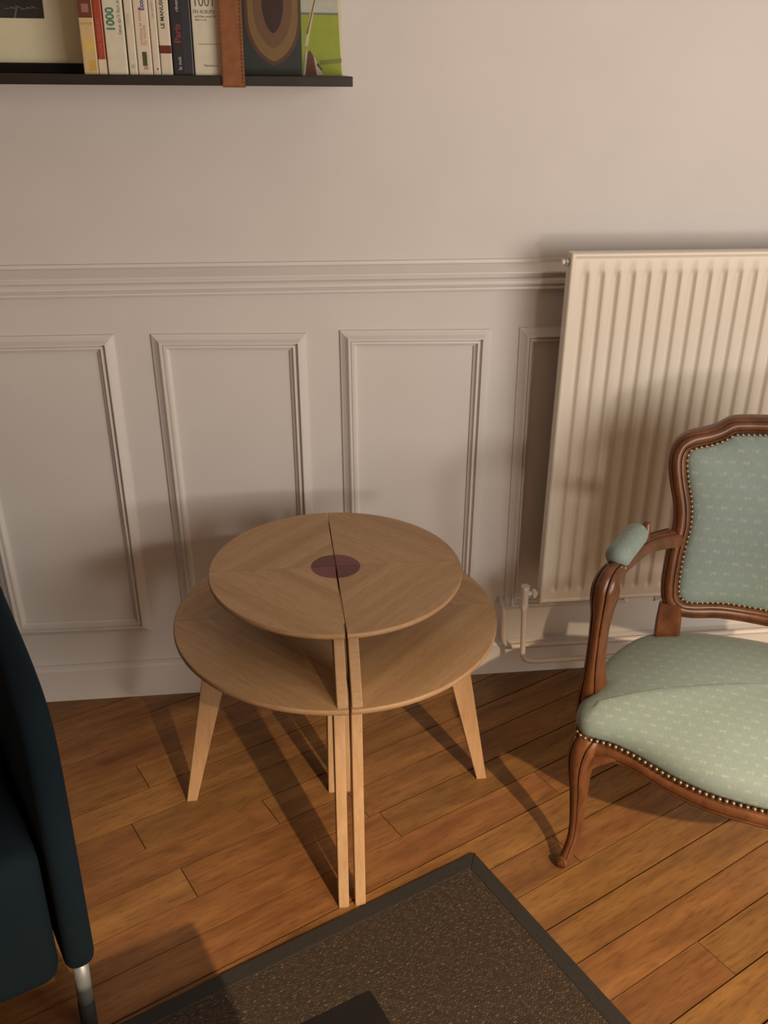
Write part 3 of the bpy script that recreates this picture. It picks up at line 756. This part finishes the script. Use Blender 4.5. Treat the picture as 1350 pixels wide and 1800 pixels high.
def book(x0, x1, h, d, col, label, y0=-0.178, group='books in the row on the shelf'):
    wdt = x1-x0-0.0008
    b = tag(empty('book', (x0+0.0004, y0, SZ)), label, 'book', group)
    bm = bmesh.new(); t = min(0.0016, wdt*0.15)
    # hardback/paperback case: spine with slightly rounded edges and two boards
    pts_ = [(0, d), (0, 0.0022), (0.0006, 0.0006), (0.0022, 0), (wdt-0.0022, 0), (wdt-0.0006, 0.0006), (wdt, 0.0022), (wdt, d), (wdt-t, d), (wdt-t, t), (t, t), (t, d)]
    prism(bm, pts_, 'z', 0.0001, h); obj('cover', bm, bmat(col), b)
    bm = bmesh.new(); box(bm, t, wdt-t, t, d-0.003, 0.003, h-0.003); obj('pages', bm, M_PAGES, b)
    return b, wdt
GREEN = bmat((0.07, 0.20, 0.11)); GREYT = bmat((0.16, 0.17, 0.14)); INK = bmat((0.05, 0.045, 0.04)); BLUE = bmat((0.06, 0.07, 0.20)); ORNG = bmat((0.55, 0.25, 0.12)); PALE = bmat((0.5, 0.55, 0.55)); GOLD = bmat((0.40, 0.26, 0.06)); REDD = bmat((0.35, 0.05, 0.05))
b, wd = book(-.2990, -.2735, .215, .062, (0.55, 0.40, 0.20), 'cream and ochre book with a small dark picture on its spine, leftmost of the row')
rect('print_block', .001, wd-.001, .087, .117, (0.12, 0.035, 0.02), b); rect('print_block', .007, wd-.006, .095, .108, (0.30, 0.13, 0.11), b, -.0005); rect('print_block', .001, wd-.001, .117, .20, (0.62, 0.44, 0.12), b)
rect('print_block', .004, wd-.002, .035, .052, (0.58, 0.42, 0.12), b); rect('print_block', .010, wd-.003, .006, .022, (0.52, 0.33, 0.08), b)
text('LA TOUR', .0052, GOLD, b, (.003, -.0003, .078), UP, sx=.9)
b, wd = book(-.2735, -.2585, .205, .062, (0.33, 0.050, 0.022), 'red book with a white foot to its spine')
rect('print_block', 0.0003, wd-.0003, .0002, .0235, WHITE, b); text('AU FIL DES JOURS', .0070, bmat((0.50, 0.16, 0.09)), b, (wd*.5, -.0005, .030), SPN)
b, wd = book(-.2580, -.2235, .225, .14, (0.60, 0.56, 0.45), 'thick white book with a large green 1000 running up the spine')
text('1000', .0190, GREEN, b, (.0125, -.0005, .066), SPN, bold=.0006, sx=.98); text('|', .018, GREYT, b, (.0125, -.0005, .117), SPN); text('lieux qu\'il faut avoir vus', .0080, GREYT, b, (.0265, -.0005, .062), SPN)
b, wd = book(-.2220, -.2070, .190, .12, WHITE, 'slim white book with a pale green mark at the foot, right of the 1000 book')
rect('print_block', .004, wd-.004, .010, .016, (0.40, 0.42, 0.22), b); text('NOTES', .006, bmat((0.45, 0.42, 0.3)), b, (wd*.4, -.0004, .075), SPN)
b, wd = book(-.2068, -.1815, .200, .13, (0.62, 0.54, 0.44), 'white book with blue title, orange lines and a dark green label')
text('\u00c9conomie', .0105, BLUE, b, (.0150, -.0004, .099), SPN, bold=.0003); text('politique et sociale', .0075, ORNG, b, (.010, -.0004, .046), SPN); text('du monde', .0075, ORNG, b, (.0160, -.0004, .046), SPN)
rect('print_block', .0088, .0165, .014, .036, (0.055, 0.07, 0.025), b); rect('print_block', .0098, .0175, .008, .0135, (0.42, 0.28, 0.17), b)
b, wd = book(-.1813, -.1680, .195, .12, (0.60, 0.53, 0.42), 'slim white book with a tiny dark triangle at the foot of the spine')
bm = bmesh.new(); prism(bm, [(.0060, .0105), (.0095, .0105), (.0078, .0070)], 'y', -.0004, .0002); obj('print_block', bm, INK, b); text('Les cahiers', .0058, bmat((0.35, 0.28, 0.2)), b, (wd*.5, -.0004, .088), SPN)
b, wd = book(-.1678, -.1470, .210, .13, WHITE, 'white book with black capitals and a dark red band on the spine')
rect('print_block', 0.0002, wd-.0002, .0338, .0462, (0.115, 0.018, 0.014), b); text('LE MANUSCRIT', .0088, INK, b, (wd*.44, -.0004, .072), SPN, bold=.0002)
b, wd = book(-.1462, -.1105, .220, .14, (0.018, 0.017, 0.022), 'thick black book with pink and white lettering on the spine')
rect('print_block', .0185, wd-.004, .003, .21, (0.022, 0.028, 0.040), b); text('Paris', .0155, bmat((0.20, 0.035, 0.05)), b, (.0115, -.0005, .050), SPN, bold=.0004); text('la nuit', .0085, PALE, b, (.0115, -.0005, .008), SPN); text('r\u00eaver', .0085, PALE, b, (.0125, -.0005, .098), SPN)
b, wd = book(-.1100, -.0560, .210, .13, (0.60, 0.565, 0.46), 'wide white book numbered 1001 in tall grey numerals, half behind the strap')
text('1001', .0240, bmat((0.10, 0.09, 0.08)), b, (.0035, -.0005, .114), UP, bold=-.0001, sx=.80); text('EN ALBUMS', .0080, GREYT, b, (.0035, -.0005, .0985), UP, sx=.9)
text('qu\'il faut avoir lus', .0050, GREYT, b, (.006, -.0005, .0915), UP); text('dans sa vie', .0046, GREYT, b, (.006, -.0005, .0865), UP)
rect('print_block', .0095, wd-.003, .0480, .0500, (0.36, 0.36, 0.24), b); text('Flammarion', .0052, GREYT, b, (.0165, -.0005, .0155), UP)
# picture frame leaning at the left
pf = tag(empty('framed_print', (-0.515, -0.100, SZ), 0), 'black framed picture with a wide cream mount around a dark print', 'picture frame')
pf.rotation_euler = (math.radians(-4), 0, 0)
bm = bmesh.new(); FWd, FH, fr = 0.255, 0.32, 0.0165
for b4 in ((-FWd, FWd, 0, fr), (-FWd, FWd, FH-fr, FH), (-FWd, -FWd+fr, fr, FH-fr), (FWd-fr, FWd, fr, FH-fr)): box(bm, b4[0], b4[1], -0.008, 0.012, b4[2], b4[3], 0.0008)
obj('frame', bm, M_BLACK, pf)
bm = bmesh.new(); box(bm, -FWd+fr-.002, FWd-fr+.002, 0.001, 0.003, fr-.002, FH-fr+.002); obj('mount', bm, plain('mount_board', (0.60, 0.56, 0.40, 1), 0.8, var=0.02), pf)
bm = bmesh.new(); box(bm, -0.145, 0.145, 0.0003, 0.0012, 0.088, FH-0.07); pr = obj('print', bm, plain('dark_photo', (0.022, 0.022, 0.020, 1), 0.5, var=0.5, scale=14), pf)
bm = bmesh.new()
for i in range(6): prism(bm, [(0.080+.009*i, .1015+.0018*(i % 3)), (0.093+.009*i, .1035-.001*(i % 2)), (0.080+.009*i, .1036+.0022*(i % 3))], 'y', 0.0000, 0.0004)
prism(bm, [(0.096, 0.088), (0.101, 0.104), (0.0985, 0.104), (0.093, 0.088)], 'y', 0.0, 0.0004)
obj('print_figure', bm, bmat((0.11, 0.11, 0.10)), pr)
# book standing face out with an ochre pointed shape on dark blue
b = tag(empty('book', (-.034, -.140, SZ)), 'dark teal book standing face out, showing a large ochre pointed-oval shape', 'book')
b.rotation_euler = (math.radians(-3), 0, 0)
bm = bmesh.new(); box(bm, 0, .1140, 0, .022, .0001, .235, .001); obj('cover', bm, bmat((0.018, 0.024, 0.025)), b)
def leafshape(cx, top, bot, hw, ch_, n=12):
    R_ = [(cx+hw*math.sin(PI/2*k/n)**0.9, bot+ch_*(1-math.cos(PI/2*k/n))**1.0*0.62+ch_*0.38*(k/n)) for k in range(n+1)] + [(cx+hw*1.02, top)]
    return R_ + [(2*cx-x, z) for x, z in R_[:0:-1]]
for i, (hw, bo, cv, c_) in enumerate(((.049, .016, .075, (0.075, 0.030, 0.014)), (.044, .023, .072, (0.17, 0.10, 0.036)), (.034, .044, .066, (0.125, 0.062, 0.028)), (.0190, .068, .050, (0.028, 0.011, 0.008)))):
    bm = bmesh.new(); prism(bm, leafshape(.064, .2335-.001*i, bo, hw, cv), 'y', -.0003-.00025*i, .0002); obj('print_shape', bm, bmat(c_, 0.5), b)
# card with a green field
c_ = tag(empty('picture_book', (.0770, -.050, SZ)), 'book standing face out at the shelf end, photo of a green field', 'book')
c_.rotation_euler = (math.radians(-5), 0, 0)
bm = bmesh.new(); box(bm, 0, .0830, 0, .006, .0001, .22, .0008); obj('cover', bm, bmat((0.60, 0.57, 0.40)), c_)
def shp(pts_, col, i): 
    bm = bmesh.new(); prism(bm, pts_, 'y', -.0002-.0002*i, .0002); obj('print_shape', bm, bmat(col, 0.5), c_)
shp([(.0, .0005), (.0815, .0005), (.0785, .05), (.0765, .103), (.0, .103)], (0.27, 0.33, 0.035), 1)
shp([(.0, .103), (.0765, .103), (.0760, .1065), (.0, .1065)], (0.14, 0.17, 0.12), 2)
shp([(.0, .1065), (.0760, .1065), (.0760, .215), (.0, .215)], (0.42, 0.44, 0.38), 2)
shp([(.012, .050), (.018, .050), (.0390, .145), (.0330, .150)], (0.52, 0.46, 0.30), 3)
shp([(.016, .070), (.0185, .070), (.0375, .140), (.0355, .141)], (0.17, 0.08, 0.045), 4)
shp([(.012, .0005), (.034, .0005), (.030, .030), (.022, .043), (.014, .038)], (0.14, 0.045, 0.025), 4)
shp([(.034, .0005), (.046, .0005), (.033, .027), (.028, .033)], (0.50, 0.44, 0.34), 5)
shp([(.008, .0005), (.012, .0005), (.0175, .043), (.014, .043)], (0.50, 0.46, 0.34), 5)
shp([(.034, .018), (.043, .008), (.045, .009), (.036, .022)], (0.07, 0.05, 0.03), 6)
shp([(.040, .018), (.081, .022), (.081, .030), (.040, .026)], (0.17, 0.20, 0.03), 2)
print('planks', nplank)
